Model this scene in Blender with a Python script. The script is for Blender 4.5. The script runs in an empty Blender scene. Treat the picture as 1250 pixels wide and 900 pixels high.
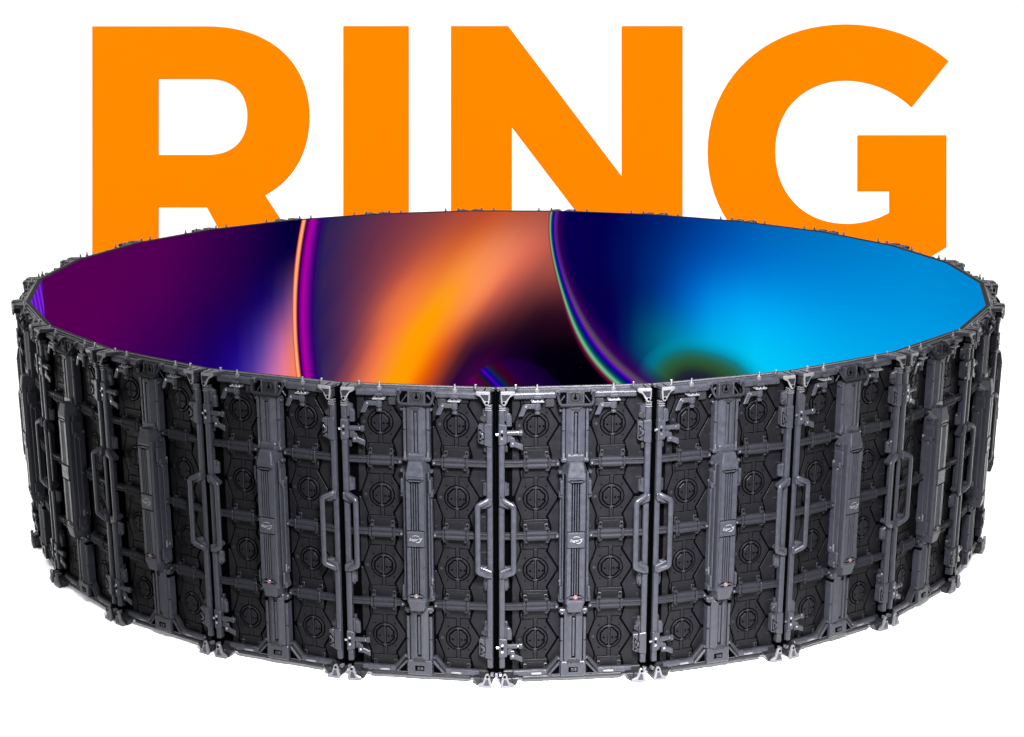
import bpy, bmesh, math, random
from mathutils import Vector, Matrix
random.seed(7)
SC = bpy.context.scene
COL = SC.collection

# ------------------------------------------------------------------ camera, world, lights, exposure
CAM_X, CAM_Y, CAM_Z, PITCH, FPX = 0.0137, -7.2848, 2.2899, 0.2974, 2077.55
cd = bpy.data.cameras.new('camera')
cd.sensor_width = 36.0
cd.lens = FPX / 1250.0 * 36.0
cd.shift_y = (587.8 - 450.0) / 1250.0
cd.clip_start = 0.1
cd.clip_end = 200.0
cam = bpy.data.objects.new('camera', cd)
COL.objects.link(cam)
cam.location = (CAM_X, CAM_Y, CAM_Z)
cam.rotation_euler = (math.pi / 2 - PITCH, 0, 0)
SC.camera = cam

w = bpy.data.worlds.new('World')
SC.world = w
w.use_nodes = True
w.node_tree.nodes['Background'].inputs['Color'].default_value = (1.0, 1.0, 1.0, 1)
w.node_tree.nodes['Background'].inputs['Strength'].default_value = 0.62

def area_lamp(name, loc, target, size, power, color=(1, 1, 1)):
    l = bpy.data.lights.new(name, 'AREA')
    l.shape = 'SQUARE'
    l.size = size
    l.energy = power
    l.color = color
    o = bpy.data.objects.new(name, l)
    COL.objects.link(o)
    o.location = loc
    o.rotation_euler = (Vector(target) - Vector(loc)).to_track_quat('-Z', 'Y').to_euler()
    return o
key = area_lamp('key_softbox', (0.36, -4.7, 2.75), (0.30, -2.05, 0.62), 0.6, 138, (1.0, 0.985, 1.0))
key.data.spread = math.radians(50)
top = area_lamp('top_fill_added', (0.0, 2.0, 8.0), (0.0, 2.0, 0.0), 24.0, 2050)  # added overhead fill that lifts the floor to white, not a known lamp

for sx in (-1, 1):
    fl = area_lamp('floor_fill_added', (sx * 4.6, -0.4, 5.5), (sx * 4.3, -0.4, 0.0), 1.2, 110)  # added fill lamps, only there to whiten the floor beside the ring
    fl.data.spread = math.radians(50)

SC.view_settings.view_transform = 'Standard'
SC.view_settings.look = 'None'
SC.view_settings.exposure = 0.0
SC.view_settings.gamma = 1.0
SC.view_settings.use_curve_mapping = False

# ------------------------------------------------------------------ helpers
def lin(c):
    c = c / 255.0
    return c / 12.92 if c <= 0.04045 else ((c + 0.055) / 1.055) ** 2.4

def rgb(r, g, b):
    return (lin(r), lin(g), lin(b), 1.0)

def mat(name, base, rough=0.5, metal=0.0, spec=0.5, vary=0.0, scale=40.0, bump=0.0, bscale=400.0):
    m = bpy.data.materials.new(name)
    m.use_nodes = True
    nt = m.node_tree
    p = nt.nodes['Principled BSDF']
    p.inputs['Base Color'].default_value = (*base, 1)
    p.inputs['Roughness'].default_value = rough
    p.inputs['Metallic'].default_value = metal
    p.inputs['Specular IOR Level'].default_value = spec
    if vary:
        tc = nt.nodes.new('ShaderNodeTexCoord')
        n = nt.nodes.new('ShaderNodeTexNoise')
        n.inputs['Scale'].default_value = scale
        n.inputs['Detail'].default_value = 5.0
        nt.links.new(tc.outputs['Object'], n.inputs['Vector'])
        mr = nt.nodes.new('ShaderNodeMapRange')
        mr.inputs['From Min'].default_value = 0.3
        mr.inputs['From Max'].default_value = 0.7
        mr.inputs['To Min'].default_value = max(0.02, rough - vary)
        mr.inputs['To Max'].default_value = min(1.0, rough + vary)
        nt.links.new(n.outputs['Fac'], mr.inputs['Value'])
        nt.links.new(mr.outputs['Result'], p.inputs['Roughness'])
        cr = nt.nodes.new('ShaderNodeValToRGB')
        cr.color_ramp.elements[0].position = 0.3
        cr.color_ramp.elements[1].position = 0.72
        cr.color_ramp.elements[0].color = (*[c * 0.82 for c in base], 1)
        cr.color_ramp.elements[1].color = (*[min(1, c * 1.15) for c in base], 1)
        nt.links.new(n.outputs['Fac'], cr.inputs['Fac'])
        nt.links.new(cr.outputs['Color'], p.inputs['Base Color'])
    if bump:
        tc2 = nt.nodes.new('ShaderNodeTexCoord')
        n2 = nt.nodes.new('ShaderNodeTexNoise')
        n2.inputs['Scale'].default_value = bscale
        nt.links.new(tc2.outputs['Object'], n2.inputs['Vector'])
        b = nt.nodes.new('ShaderNodeBump')
        b.inputs['Strength'].default_value = bump
        b.inputs['Distance'].default_value = 0.001
        nt.links.new(n2.outputs['Fac'], b.inputs['Height'])
        nt.links.new(b.outputs['Normal'], p.inputs['Normal'])
    return m

M = {}
M['frame'] = mat('grey_cast_alloy', (0.0130, 0.0137, 0.0180), 0.36, 0.0, 0.17, 0.08, 55.0, 0.25, 500.0)
M['frame_dark'] = mat('dark_cast_alloy', (0.0075, 0.0077, 0.009), 0.42, 0.0, 0.1, 0.08, 55.0)
M['cover'] = mat('matte_black_cover', (0.0027, 0.0027, 0.0035), 0.45, 0.0, 0.06, 0.08, 30.0, 0.3, 700.0)
M['rubber_and_shade'] = mat('black_rubber_and_shade', (0.0004, 0.0004, 0.0005), 0.9, 0.0, 0.0)  # black of the seals, also painted into grooves and recesses as shade
M['steel'] = mat('bright_steel', (0.27, 0.27, 0.29), 0.32, 1.0, 0.5, 0.06, 60.0)
M['satin'] = mat('satin_silver', (0.042, 0.042, 0.047), 0.32, 0.0, 0.3, 0.06, 60.0)
M['white'] = mat('white_print', (0.085, 0.085, 0.09), 0.5)
M['red'] = mat('red_button', (0.11, 0.014, 0.011), 0.4)
M['orange'] = mat('orange_paint', (0.93, 0.205, 0.0), 0.9, 0.0, 0.0)
M['bar'] = mat('charcoal_cast_alloy', (0.0064, 0.0067, 0.0088), 0.6, 0.0, 0.05, 0.08, 55.0)
M['pale'] = mat('pale_cast_alloy', (0.060, 0.060, 0.066), 0.35, 0.0, 0.3, 0.06, 60.0)
M['tray'] = mat('dark_module_plastic', (0.0065, 0.0062, 0.0068), 0.6, 0.0, 0.03)
M['floor'] = mat('white_studio_paper', (0.95, 0.95, 0.95), 0.95, 0.0, 0.0)

DEPTH = 0.76
class MB:
    """collects shapes in cabinet space (x along the cabinet, o outwards, z up) into one mesh"""
    def __init__(self):
        self.bm = bmesh.new()
        self.mats = []
    def mi(self, m):
        if m not in self.mats:
            self.mats.append(m)
        return self.mats.index(m)
    def take(self, b, m, bev=0.0, smooth=False, seg=1):
        bmesh.ops.recalc_face_normals(b, faces=b.faces[:])
        bev *= 1.4
        if bev > 0:
            es = [e for e in b.edges if len(e.link_faces) == 2 and e.calc_face_angle(0) > 0.45]
            if es:
                bmesh.ops.bevel(b, geom=es, offset=bev, segments=seg, affect='EDGES', clamp_overlap=True)
        i = self.mi(m)
        for f in b.faces:
            f.material_index = i
            f.smooth = smooth
        me = bpy.data.meshes.new('tmp')
        b.to_mesh(me)
        b.free()
        self.bm.from_mesh(me)
        bpy.data.meshes.remove(me)
    def hexa(self, pts, m, bev=0.0):
        """eight corners: bottom ring of four then top ring of four, as (x, o, z)"""
        b = bmesh.new()
        v = [b.verts.new((p[0], -p[1], p[2])) for p in pts]
        for q in ((0, 1, 2, 3), (4, 5, 6, 7), (0, 1, 5, 4), (1, 2, 6, 5), (2, 3, 7, 6), (3, 0, 4, 7)):
            b.faces.new([v[k] for k in q])
        self.take(b, m, bev)
    def box(self, x0, x1, o0, o1, z0, z1, m, bev=0.0):
        self.hexa([(x0, o0, z0), (x1, o0, z0), (x1, o1, z0), (x0, o1, z0),
                   (x0, o0, z1), (x1, o0, z1), (x1, o1, z1), (x0, o1, z1)], m, bev)
    def prism(self, poly, o0, o1, m, bev=0.0, shrink=None):
        """polygon in (x, z) raised from o0 to o1; shrink moves the outer ring towards the centre"""
        b = bmesh.new()
        cx = sum(p[0] for p in poly) / len(poly)
        cz = sum(p[1] for p in poly) / len(poly)
        lo = [b.verts.new((p[0], -o0, p[1])) for p in poly]
        k = 1.0 if shrink is None else shrink
        hi = [b.verts.new((cx + (p[0] - cx) * k, -o1, cz + (p[1] - cz) * k)) for p in poly]
        n = len(poly)
        b.faces.new(lo)
        b.faces.new(hi)
        for i in range(n):
            j = (i + 1) % n
            b.faces.new((lo[i], lo[j], hi[j], hi[i]))
        self.take(b, m, bev)
    def extrude(self, prof, a0, a1, axis, m, bev=0.0):
        """profile swept along an axis: axis 'x' takes (o, z) points, axis 'z' takes (x, o) points"""
        b = bmesh.new()
        def P(p, a):
            return (a, -p[0], p[1]) if axis == 'x' else (p[0], -p[1], a)
        lo = [b.verts.new(P(p, a0)) for p in prof]
        hi = [b.verts.new(P(p, a1)) for p in prof]
        n = len(prof)
        b.faces.new(lo)
        b.faces.new(hi)
        for i in range(n):
            j = (i + 1) % n
            b.faces.new((lo[i], lo[j], hi[j], hi[i]))
        self.take(b, m, bev)
    def cyl(self, c, axis, r, h, m, n=16, r2=None, bev=0.0, smooth=True):
        """cylinder from c along axis ('x', 'o', 'z') for h"""
        b = bmesh.new()
        r2 = r if r2 is None else r2
        A = {'x': Vector((1, 0, 0)), 'o': Vector((0, -1, 0)), 'z': Vector((0, 0, 1))}[axis]
        U = {'x': Vector((0, 1, 0)), 'o': Vector((1, 0, 0)), 'z': Vector((1, 0, 0))}[axis]
        V = A.cross(U)
        c0 = Vector((c[0], -c[1], c[2]))
        ring = lambda cc, rr: [b.verts.new(cc + (U * math.cos(2 * math.pi * (k + .5) / n) + V * math.sin(2 * math.pi * (k + .5) / n)) * rr) for k in range(n)]
        lo, hi = ring(c0, r), ring(c0 + A * h, r2)
        b.faces.new(lo)
        b.faces.new(hi)
        for i in range(n):
            j = (i + 1) % n
            b.faces.new((lo[i], lo[j], hi[j], hi[i]))
        self.take(b, m, bev)
    def tube(self, path, r, m, n=10):
        b = bmesh.new()
        P = [Vector((p[0], -p[1], p[2])) for p in path]
        rs = r if isinstance(r, (list, tuple)) else [r] * len(P)
        rings = []
        ref = None
        for i, p in enumerate(P):
            if i == 0:
                t = (P[1] - P[0]).normalized()
            elif i == len(P) - 1:
                t = (P[-1] - P[-2]).normalized()
            else:
                t = ((P[i] - P[i - 1]).normalized() + (P[i + 1] - P[i]).normalized()).normalized()
            if ref is None:
                ref = t.orthogonal().normalized()
            ref = (ref - t * ref.dot(t)).normalized()
            bi = t.cross(ref)
            rings.append([b.verts.new(p + (ref * math.cos(2 * math.pi * k / n) + bi * math.sin(2 * math.pi * k / n)) * rs[i]) for k in range(n)])
        for i in range(len(rings) - 1):
            for k in range(n):
                l = (k + 1) % n
                b.faces.new((rings[i][k], rings[i][l], rings[i + 1][l], rings[i + 1][k]))
        b.faces.new(rings[0])
        b.faces.new(rings[-1])
        self.take(b, m, 0, True)
    def mesh(self, name, depth=None):
        for v in self.bm.verts:                  # cast parts stand out only moderately from the tray
            if v.co.y < -.018:
                v.co.y = -.018 + (v.co.y + .018) * (depth or DEPTH)
        me = bpy.data.meshes.new(name)
        self.bm.to_mesh(me)
        self.bm.free()
        for m in self.mats:
            me.materials.append(M[m])
        return me
    def build(self, name, parent=None, loc=None):
        return link(name, self.mesh(name), parent, loc)

def link(name, me, parent=None, loc=None):
    o = bpy.data.objects.new(name, me)
    COL.objects.link(o)
    if parent is not None:
        o.parent = parent
    if loc is not None:
        o.location = (loc[0], -loc[1], loc[2])
    return o

def tag(o, label=None, cat=None, group=None, kind=None):
    if label: o['label'] = label
    if cat: o['category'] = cat
    if group: o['group'] = group
    if kind: o['kind'] = kind

def round_path(pts, rad=0.012, n=3):
    """polyline with rounded corners"""
    out = [pts[0]]
    for i in range(1, len(pts) - 1):
        a, p, c = Vector(pts[i - 1]), Vector(pts[i]), Vector(pts[i + 1])
        d1, d2 = (a - p), (c - p)
        l = min(rad, d1.length * .45, d2.length * .45)
        s, e = p + d1.normalized() * l, p + d2.normalized() * l
        for k in range(n + 1):
            t = k / n
            out.append(tuple(s * (1 - t) ** 2 + p * 2 * t * (1 - t) + e * t * t))
    out.append(pts[-1])
    return out

# ------------------------------------------------------------------ setting: white paper floor sweeping up into a backdrop
FZ = -0.0305                                   # floor level, under the ring's feet
def sheet(name, prof, x0, x1):
    b = bmesh.new()
    L = [b.verts.new((x0, p[0], p[1])) for p in prof]
    R = [b.verts.new((x1, p[0], p[1])) for p in prof]
    for i in range(len(prof) - 1):
        f = b.faces.new((L[i], R[i], R[i + 1], L[i + 1]))
        f.smooth = True
    me = bpy.data.meshes.new(name)
    b.to_mesh(me)
    b.free()
    me.materials.append(M['floor'])
    o = link(name, me)
    tag(o, kind='structure')
    return o
sheet('floor', [(-14, FZ), (-4, FZ), (4, FZ), (9.0, FZ)], -16, 16)
sheet('backdrop', [(9.0, FZ)] + [(9.0 + 2 * math.sin(a), FZ + 2 - 2 * math.cos(a)) for a in [math.pi / 2 * k / 16 for k in range(1, 17)]] + [(11.0, 7.0)], -16, 16)

# ------------------------------------------------------------------ picture on the inner LED face, laid out by ring angle and height
K1 = [0.965, 4.482, -3.988, -34.172]
K2 = [32.17, -76.824, 76.134, -44.285, 19.467]
KB = [2.971, 17.532, -18.985]
ROWZ = [0.97, 0.75, 0.5, 0.25, 0.05]
A_ROWS = [
     [(-42.28, 85, 0, 82), (-27.22, 83, 0, 84), (-20.62, 72, 0, 80), (-14.44, 54, 0, 73), (-10.01, 40, 0, 69), (-7.13, 27, 0, 64), (-4.29, 13, 0, 59), (-2.89, 7, 0, 57), (-0.12, 4, 0, 50)] ,
     [(-40.8, 88, 0, 84), (-25.81, 79, 0, 84), (-18.21, 59, 0, 79), (-10.84, 40, 0, 73), (-6.15, 18, 0, 68), (-2.58, 8, 0, 64), (-0.2, 7, 0, 60)] ,
     [(-40.27, 79, 0, 87), (-25.08, 59, 0, 82), (-16.45, 36, 0, 80), (-10.12, 21, 0, 87), (-6.12, 18, 5, 108), (-4.37, 35, 20, 115), (-2.22, 85, 55, 130), (-0.94, 135, 80, 140), (0.05, 165, 95, 140)] ,
     [(-40.22, 67, 0, 87), (-25.25, 45, 0, 87), (-15.4, 25, 0, 105), (-10.74, 30, 6, 138), (-8.03, 60, 40, 150), (-6.24, 95, 68, 162), (-4.19, 165, 98, 172), (-2.6, 220, 118, 168), (-1.3, 240, 125, 125), (-0.3, 248, 130, 95)] ,
     [(-40.64, 58, 0, 87), (-25.74, 40, 0, 90), (-17.11, 27, 0, 105), (-12.68, 28, 6, 145), (-10.37, 70, 50, 160), (-8.25, 115, 78, 170), (-6.16, 195, 110, 175), (-4.39, 235, 128, 160), (-2.64, 250, 132, 105), (-1.06, 250, 130, 85)] ,
]
B_ROWS = [
     [(-30.47, 36, 30, 86), (-25.76, 72, 45, 80), (-19.16, 115, 50, 70), (-12.65, 142, 65, 64), (-8.78, 165, 70, 58), (-5.56, 178, 70, 48), (-2.09, 188, 75, 48), (1.51, 172, 75, 60), (5.1, 158, 76, 70)] ,
     [(-25.98, 36, 30, 90), (-22.31, 72, 42, 78), (-18.96, 100, 48, 73), (-15.63, 130, 58, 70), (-11.68, 170, 75, 65), (-8.41, 200, 93, 58), (-5.15, 222, 108, 52), (-2.69, 240, 128, 62), (-0.1, 252, 142, 86), (2.23, 252, 142, 98), (4.95, 244, 128, 96), (8.18, 215, 105, 85), (10.9, 182, 90, 75)] ,
     [(-22.04, 36, 26, 90), (-20.51, 42, 30, 88), (-17.63, 80, 45, 82), (-15.59, 105, 52, 78), (-13.57, 135, 65, 75), (-11.42, 185, 85, 70), (-9.15, 235, 115, 65), (-6.76, 248, 128, 60), (-4.52, 250, 140, 42), (-2.15, 255, 158, 8), (-0.31, 255, 160, 5), (1.39, 255, 152, 55), (3.61, 255, 150, 85), (5.18, 245, 130, 82), (6.87, 200, 95, 75), (9.22, 150, 70, 65), (11.83, 105, 47, 54), (15.22, 66, 26, 42), (17.05, 58, 20, 40)] ,
     [(-16.53, 36, 25, 88), (-14.44, 65, 40, 85), (-11.96, 105, 52, 80), (-9.5, 165, 78, 75), (-7.73, 225, 105, 70), (-5.98, 250, 125, 62), (-4.36, 255, 145, 30), (-2.62, 255, 160, 0), (-0.62, 255, 158, 0), (0.97, 255, 146, 0), (2.43, 245, 120, 8), (4.02, 212, 88, 30), (5.74, 150, 60, 45), (7.71, 78, 28, 40), (9.82, 40, 10, 35), (11.79, 20, 4, 24), (14.15, 8, 2, 20), (18.49, 2, 0, 13), (24.68, 0, 0, 8)] ,
     [(-12.35, 50, 40, 90), (-9.42, 130, 65, 80), (-7.34, 195, 95, 85), (-5.28, 240, 120, 80), (-3.1, 250, 140, 50), (-1.48, 255, 155, 5), (0.95, 255, 158, 0), (2.03, 255, 140, 0), (3.1, 242, 112, 0), (4.3, 220, 85, 5), (6.04, 160, 60, 35), (7.64, 92, 33, 45), (9.37, 42, 5, 62), (12.55, 70, 4, 72), (15.19, 40, 2, 60), (20.48, 8, 0, 20), (28.43, 1, 0, 10), (35.39, 0, 0, 8)] ,
]
C_ROWS = [
     [(8.76, 6, 0, 78), (10.05, 5, 0, 78), (11.99, 4, 0, 76), (15.23, 2, 0, 76), (20.47, 0, 18, 95), (25.78, 0, 35, 115), (32.56, 0, 63, 153), (41.0, 0, 95, 179), (51.47, 0, 113, 191), (63.12, 0, 125, 202), (74.83, 0, 134, 209)] ,
     [(9.33, 8, 0, 78), (10.9, 6, 0, 78), (14.03, 5, 0, 76), (19.29, 0, 20, 95), (24.62, 0, 48, 130), (30.05, 0, 76, 173), (37.01, 0, 105, 204), (44.26, 0, 123, 214), (51.91, 0, 132, 217), (59.84, 0, 138, 219), (74.86, 0, 148, 223)] ,
     [(11.24, 8, 0, 72), (13.08, 6, 0, 70), (16.12, 4, 0, 72), (19.44, 0, 20, 92), (22.8, 0, 45, 122), (26.18, 0, 76, 166), (29.75, 0, 114, 212), (33.22, 0, 151, 238), (38.63, 0, 172, 249), (44.36, 0, 173, 247), (52.42, 0, 166, 239), (59.96, 0, 164, 235), (74.99, 0, 162, 231)] ,
     [(15.18, 8, 0, 76), (17.18, 8, 0, 80), (19.19, 0, 38, 95), (22.03, 0, 92, 120), (24.75, 0, 122, 142), (28.46, 0, 150, 178), (33.5, 0, 181, 223), (37.94, 0, 193, 238), (40.87, 0, 203, 249), (46.6, 0, 196, 249), (52.93, 0, 186, 244), (59.89, 0, 180, 239), (74.88, 0, 175, 237)] ,
     [(20.4, 12, 0, 92), (21.49, 10, 0, 95), (22.44, 10, 10, 100), (23.53, 0, 45, 100), (26.29, 0, 95, 112), (30.05, 0, 140, 155), (35.02, 0, 177, 212), (38.35, 0, 191, 232), (42.05, 0, 198, 241), (45.86, 0, 202, 251), (53.35, 0, 192, 247), (59.86, 0, 186, 243), (74.77, 0, 180, 239)] ,
]


def screen_material():
    m = bpy.data.materials.new('led_picture')
    m.use_nodes = True
    nt = m.node_tree
    N, LK = nt.nodes, nt.links
    class E:
        def __init__(self, s): self.s = s
        def __add__(a, b): return mth('ADD', a, b)
        def __sub__(a, b): return mth('SUBTRACT', a, b)
        def __rsub__(a, b): return mth('SUBTRACT', b, a)
        def __mul__(a, b): return mth('MULTIPLY', a, b)
        def __truediv__(a, b): return mth('DIVIDE', a, b)
        __radd__ = __add__
        __rmul__ = __mul__
    def mth(op, a, b=None, c=None, clamp=False):
        n = N.new('ShaderNodeMath')
        n.operation = op
        n.use_clamp = clamp
        for i, v in enumerate((a, b, c)):
            if v is None: continue
            if isinstance(v, E): LK.new(v.s, n.inputs[i])
            else: n.inputs[i].default_value = float(v)
        return E(n.outputs[0])
    def poly(x, ks):
        r = E(None)
        acc = None
        for k in ks:
            acc = (x * 0.0 + k) if acc is None else acc * x + k
        return acc
    def ramp(x, lo, hi, stops, interp='LINEAR'):
        """stops: (value, colour rgba) sampled over lo..hi"""
        f = mth('DIVIDE', x - lo, hi - lo, clamp=True)
        n = N.new('ShaderNodeValToRGB')
        cr = n.color_ramp
        cr.interpolation = interp
        st = [((v - lo) / (hi - lo), c) for v, c in stops]
        st = [s for s in st if -0.001 <= s[0] <= 1.001][:32]
        cr.elements[0].position, cr.elements[0].color = st[0]
        cr.elements[1].position, cr.elements[1].color = st[-1]
        for p, c in st[1:-1]:
            e = cr.elements.new(p)
            e.color = c
        LK.new(f.s, n.inputs['Fac'])
        return n.outputs['Color'], E(n.outputs['Alpha'])
    def mix(f, a, b):
        n = N.new('ShaderNodeMix')
        n.data_type = 'RGBA'
        if isinstance(f, E): LK.new(f.s, n.inputs[0])
        else: n.inputs[0].default_value = f
        for k, v in ((6, a), (7, b)):
            if isinstance(v, tuple): n.inputs[k].default_value = v
            else: LK.new(v, n.inputs[k])
        return n.outputs[2]
    def sstep(x, a, b):
        n = N.new('ShaderNodeMapRange')
        n.interpolation_type = 'SMOOTHSTEP'
        LK.new(x.s, n.inputs['Value'])
        n.inputs['From Min'].default_value = a
        n.inputs['From Max'].default_value = b
        return E(n.outputs['Result'])
    g = N.new('ShaderNodeNewGeometry')
    sp = N.new('ShaderNodeSeparateXYZ')
    LK.new(g.outputs['Position'], sp.inputs[0])
    X, Y, Z = E(sp.outputs[0]), E(sp.outputs[1]), E(sp.outputs[2])
    phi = mth('ARCTAN2', X, Y) * (180 / math.pi)
    z = mth('MINIMUM', mth('MAXIMUM', Z, 0.0), 0.99)
    c1 = poly(z, K1)
    c2 = poly(z, K2)
    cb = poly(z, KB)
    def rows(s, R):
        cols = []
        for r in R:
            st = [(q[0], rgb(*q[1:])) for q in r]
            cols.append(ramp(s, st[0][0], st[-1][0], st, 'B_SPLINE' if len(st) < 0 else 'EASE' if 0 else 'LINEAR')[0])
        return out_of(cols)
    def out_of(cols):
        num = None                                     # smooth quadratic blend of the rows, top row downwards
        for i, c in enumerate(cols):
            wgt = rw[i]
            n = N.new('ShaderNodeVectorMath')
            n.operation = 'SCALE'
            LK.new(c, n.inputs[0])
            LK.new(wgt.s, n.inputs['Scale'])
            if num is None:
                num = n.outputs[0]
            else:
                a = N.new('ShaderNodeVectorMath')
                a.operation = 'ADD'
                LK.new(num, a.inputs[0])
                LK.new(n.outputs[0], a.inputs[1])
                num = a.outputs[0]
        return num
    rho = (0.97 - z) / 0.23
    def bw(i):
        t = mth('ABSOLUTE', rho - float(i))
        inner = 0.75 - t * t
        q = mth('MAXIMUM', 1.5 - t, 0.0)
        outer = q * q * 0.5
        k = mth('LESS_THAN', t, 0.5)
        return outer + k * (inner - outer)
    rw = [bw(i) for i in range(5)]
    rw[0] = rw[0] + bw(-1)
    rw[4] = rw[4] + bw(5)
    s1, s2 = phi - c1, phi - c2
    base = rows(s1, A_ROWS)
    base = mix(mth('GREATER_THAN', s1, 0.0), base, rows(phi - cb, B_ROWS))
    # small violet streak and haze low in the dark middle
    u = phi + 5.3 + (z - 0.124) * 27.8                  # across the streak, in degrees
    arc = mth('MULTIPLY', phi - 0.6, phi - 0.6) * 0.00235
    dome = sstep((0.172 - arc) - z, -0.004, 0.02)
    sc, sa = ramp(u, -6.0, 15.0, [(-6.0, rgb(60, 0, 90)[:3] + (0.0,)), (-3.0, rgb(100, 0, 90)[:3] + (0.55,)), (-1.6, rgb(70, 10, 30)[:3] + (0.7,)),
                                 (-0.8, rgb(35, 20, 30)[:3] + (0.8,)), (-0.3, rgb(10, 0, 120)[:3] + (1.0,)), (0.25, rgb(80, 0, 180)[:3] + (1.0,)),
                                 (0.8, rgb(10, 0, 140)[:3] + (1.0,)), (1.5, rgb(0, 40, 85)[:3] + (0.9,)), (2.2, rgb(45, 20, 30)[:3] + (0.8,)),
                                 (3.2, rgb(62, 0, 36)[:3] + (0.8,)), (5.0, rgb(38, 0, 66)[:3] + (0.85,)), (8.0, rgb(28, 0, 62)[:3] + (0.8,)), (11.0, rgb(16, 0, 45)[:3] + (0.5,)), (15.0, rgb(4, 0, 20)[:3] + (0.0,))])
    base = mix(dome * sa, base, sc)
    base = mix(mth('GREATER_THAN', s2, 0.0), base, rows(phi, C_ROWS))
    # dark green bulge low in the blue
    xb = phi - 30.5
    xb = mth('MAXIMUM', xb, 0.0) / 14.2 + mth('MINIMUM', xb, 0.0) / 9.3
    zb = (z - 0.05) / 0.275
    rb = mth('SQRT', xb * xb + zb * zb)
    bc, ba = ramp(rb, 0.0, 1.1, [(0.0, rgb(26, 12, 70)[:3] + (1.0,)), (0.22, rgb(28, 18, 62)[:3] + (1.0,)), (0.38, rgb(32, 42, 48)[:3] + (1.0,)),
                                 (0.55, rgb(44, 80, 48)[:3] + (1.0,)), (0.68, rgb(38, 94, 64)[:3] + (0.97,)), (0.8, rgb(20, 108, 105)[:3] + (0.85,)),
                                 (0.92, rgb(0, 135, 155)[:3] + (0.45,)), (1.1, rgb(0, 160, 200)[:3] + (0.0,))])
    base = mix(ba, base, bc)
    # bright rim of the second disc
    d = mth('MAXIMUM', 1.0 - z / 0.8, 0.0)
    wd = 0.74 + 3.1 * d * d
    t2 = s2 / wd
    low = sstep(z, 0.75, 0.35)
    olive = mix(low, rgb(62, 40, 108), rgb(92, 90, 26))
    l2, a2 = ramp(t2, -0.5, 3.4, [(-0.5, rgb(110, 20, 50)[:3] + (0.0,)), (-0.22, rgb(130, 22, 70)[:3] + (0.75,)), (-0.08, rgb(120, 150, 120)[:3] + (1.0,)),
                                  (0.04, rgb(110, 196, 142)[:3] + (1.0,)), (0.16, rgb(60, 140, 112)[:3] + (1.0,)), (0.3, rgb(0, 76, 86)[:3] + (1.0,)),
                                  (0.5, rgb(0, 25, 110)[:3] + (1.0,)), (0.68, rgb(18, 0, 150)[:3] + (1.0,)), (1.0, rgb(112, 15, 172)[:3] + (1.0,)),
                                  (1.2, rgb(90, 25, 135)[:3] + (1.0,)), (1.5, rgb(58, 20, 96)[:3] + (1.0,)), (1.9, rgb(50, 0, 88)[:3] + (0.9,)),
                                  (2.5, rgb(34, 0, 80)[:3] + (0.6,)), (3.4, rgb(22, 0, 80)[:3] + (0.0,))])
    base = mix(a2, base, l2)
    _, ao = ramp(t2, 0.9, 1.65, [(0.9, (0, 0, 0, 0.0)), (1.22, (0, 0, 0, 0.65)), (1.65, (0, 0, 0, 0.0))])
    base = mix(ao, base, olive)
    # bright rim and magenta halo of the first disc
    l1, a1 = ramp(s1, -0.5, 4.2, [(-0.5, rgb(120, 30, 40)[:3] + (0.0,)), (-0.36, rgb(215, 75, 22)[:3] + (0.9,)), (-0.16, rgb(255, 178, 128)[:3] + (1.0,)),
                                  (0.1, rgb(255, 172, 112)[:3] + (1.0,)), (0.26, rgb(225, 92, 34)[:3] + (1.0,)), (0.4, rgb(62, 0, 70)[:3] + (1.0,)),
                                  (0.6, rgb(58, 0, 104)[:3] + (1.0,)), (0.95, rgb(138, 0, 140)[:3] + (1.0,)), (1.35, rgb(178, 0, 166)[:3] + (1.0,)),
                                  (1.75, rgb(150, 0, 156)[:3] + (1.0,)), (2.3, rgb(84, 0, 124)[:3] + (1.0,)), (2.9, rgb(46, 4, 104)[:3] + (1.0,)),
                                  (3.5, rgb(36, 22, 94)[:3] + (0.8,)), (4.2, rgb(36, 28, 88)[:3] + (0.0,))])
    base = mix(a1, base, l1)
    # striped end of the loop
    st = mth('SINE', (z * 46.0) + phi * 1.9)
    stripe = mix(sstep(st, -0.2, 0.9), rgb(96, 12, 188), rgb(126, 48, 214))
    base = mix(mth('LESS_THAN', phi, -92.6), base, stripe)
    p = N['Principled BSDF']
    p.inputs['Base Color'].default_value = (0, 0, 0, 1)
    p.inputs['Roughness'].default_value = 0.7
    p.inputs['Specular IOR Level'].default_value = 0.0
    LK.new(base, p.inputs['Emission Color'])
    p.inputs['Emission Strength'].default_value = 1.0
    return m
M['screen'] = screen_material()

# ------------------------------------------------------------------ one LED cabinet, built once
SIDES = 25
WID = 0.5
RIN = WID / 2 / math.tan(math.pi / SIDES)
HT = 0.985
ROWS = [0.1235, 0.3695, 0.6155, 0.862]        # centres of the four rows of module covers
DIV = [0.2465, 0.4925, 0.7385]               # divider bars between them
KX = 0.122                                   # module centre off the middle
CABINET = []                                 # (name, mesh, parent index, location)

def part(name, mb_or_mesh, parent=0, loc=(0, 0, 0)):
    me = mb_or_mesh.mesh(name) if isinstance(mb_or_mesh, MB) else mb_or_mesh
    CABINET.append((name, me, parent, loc))
    return len(CABINET)                      # index to hang sub-parts on (0 is the cabinet itself)

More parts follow.
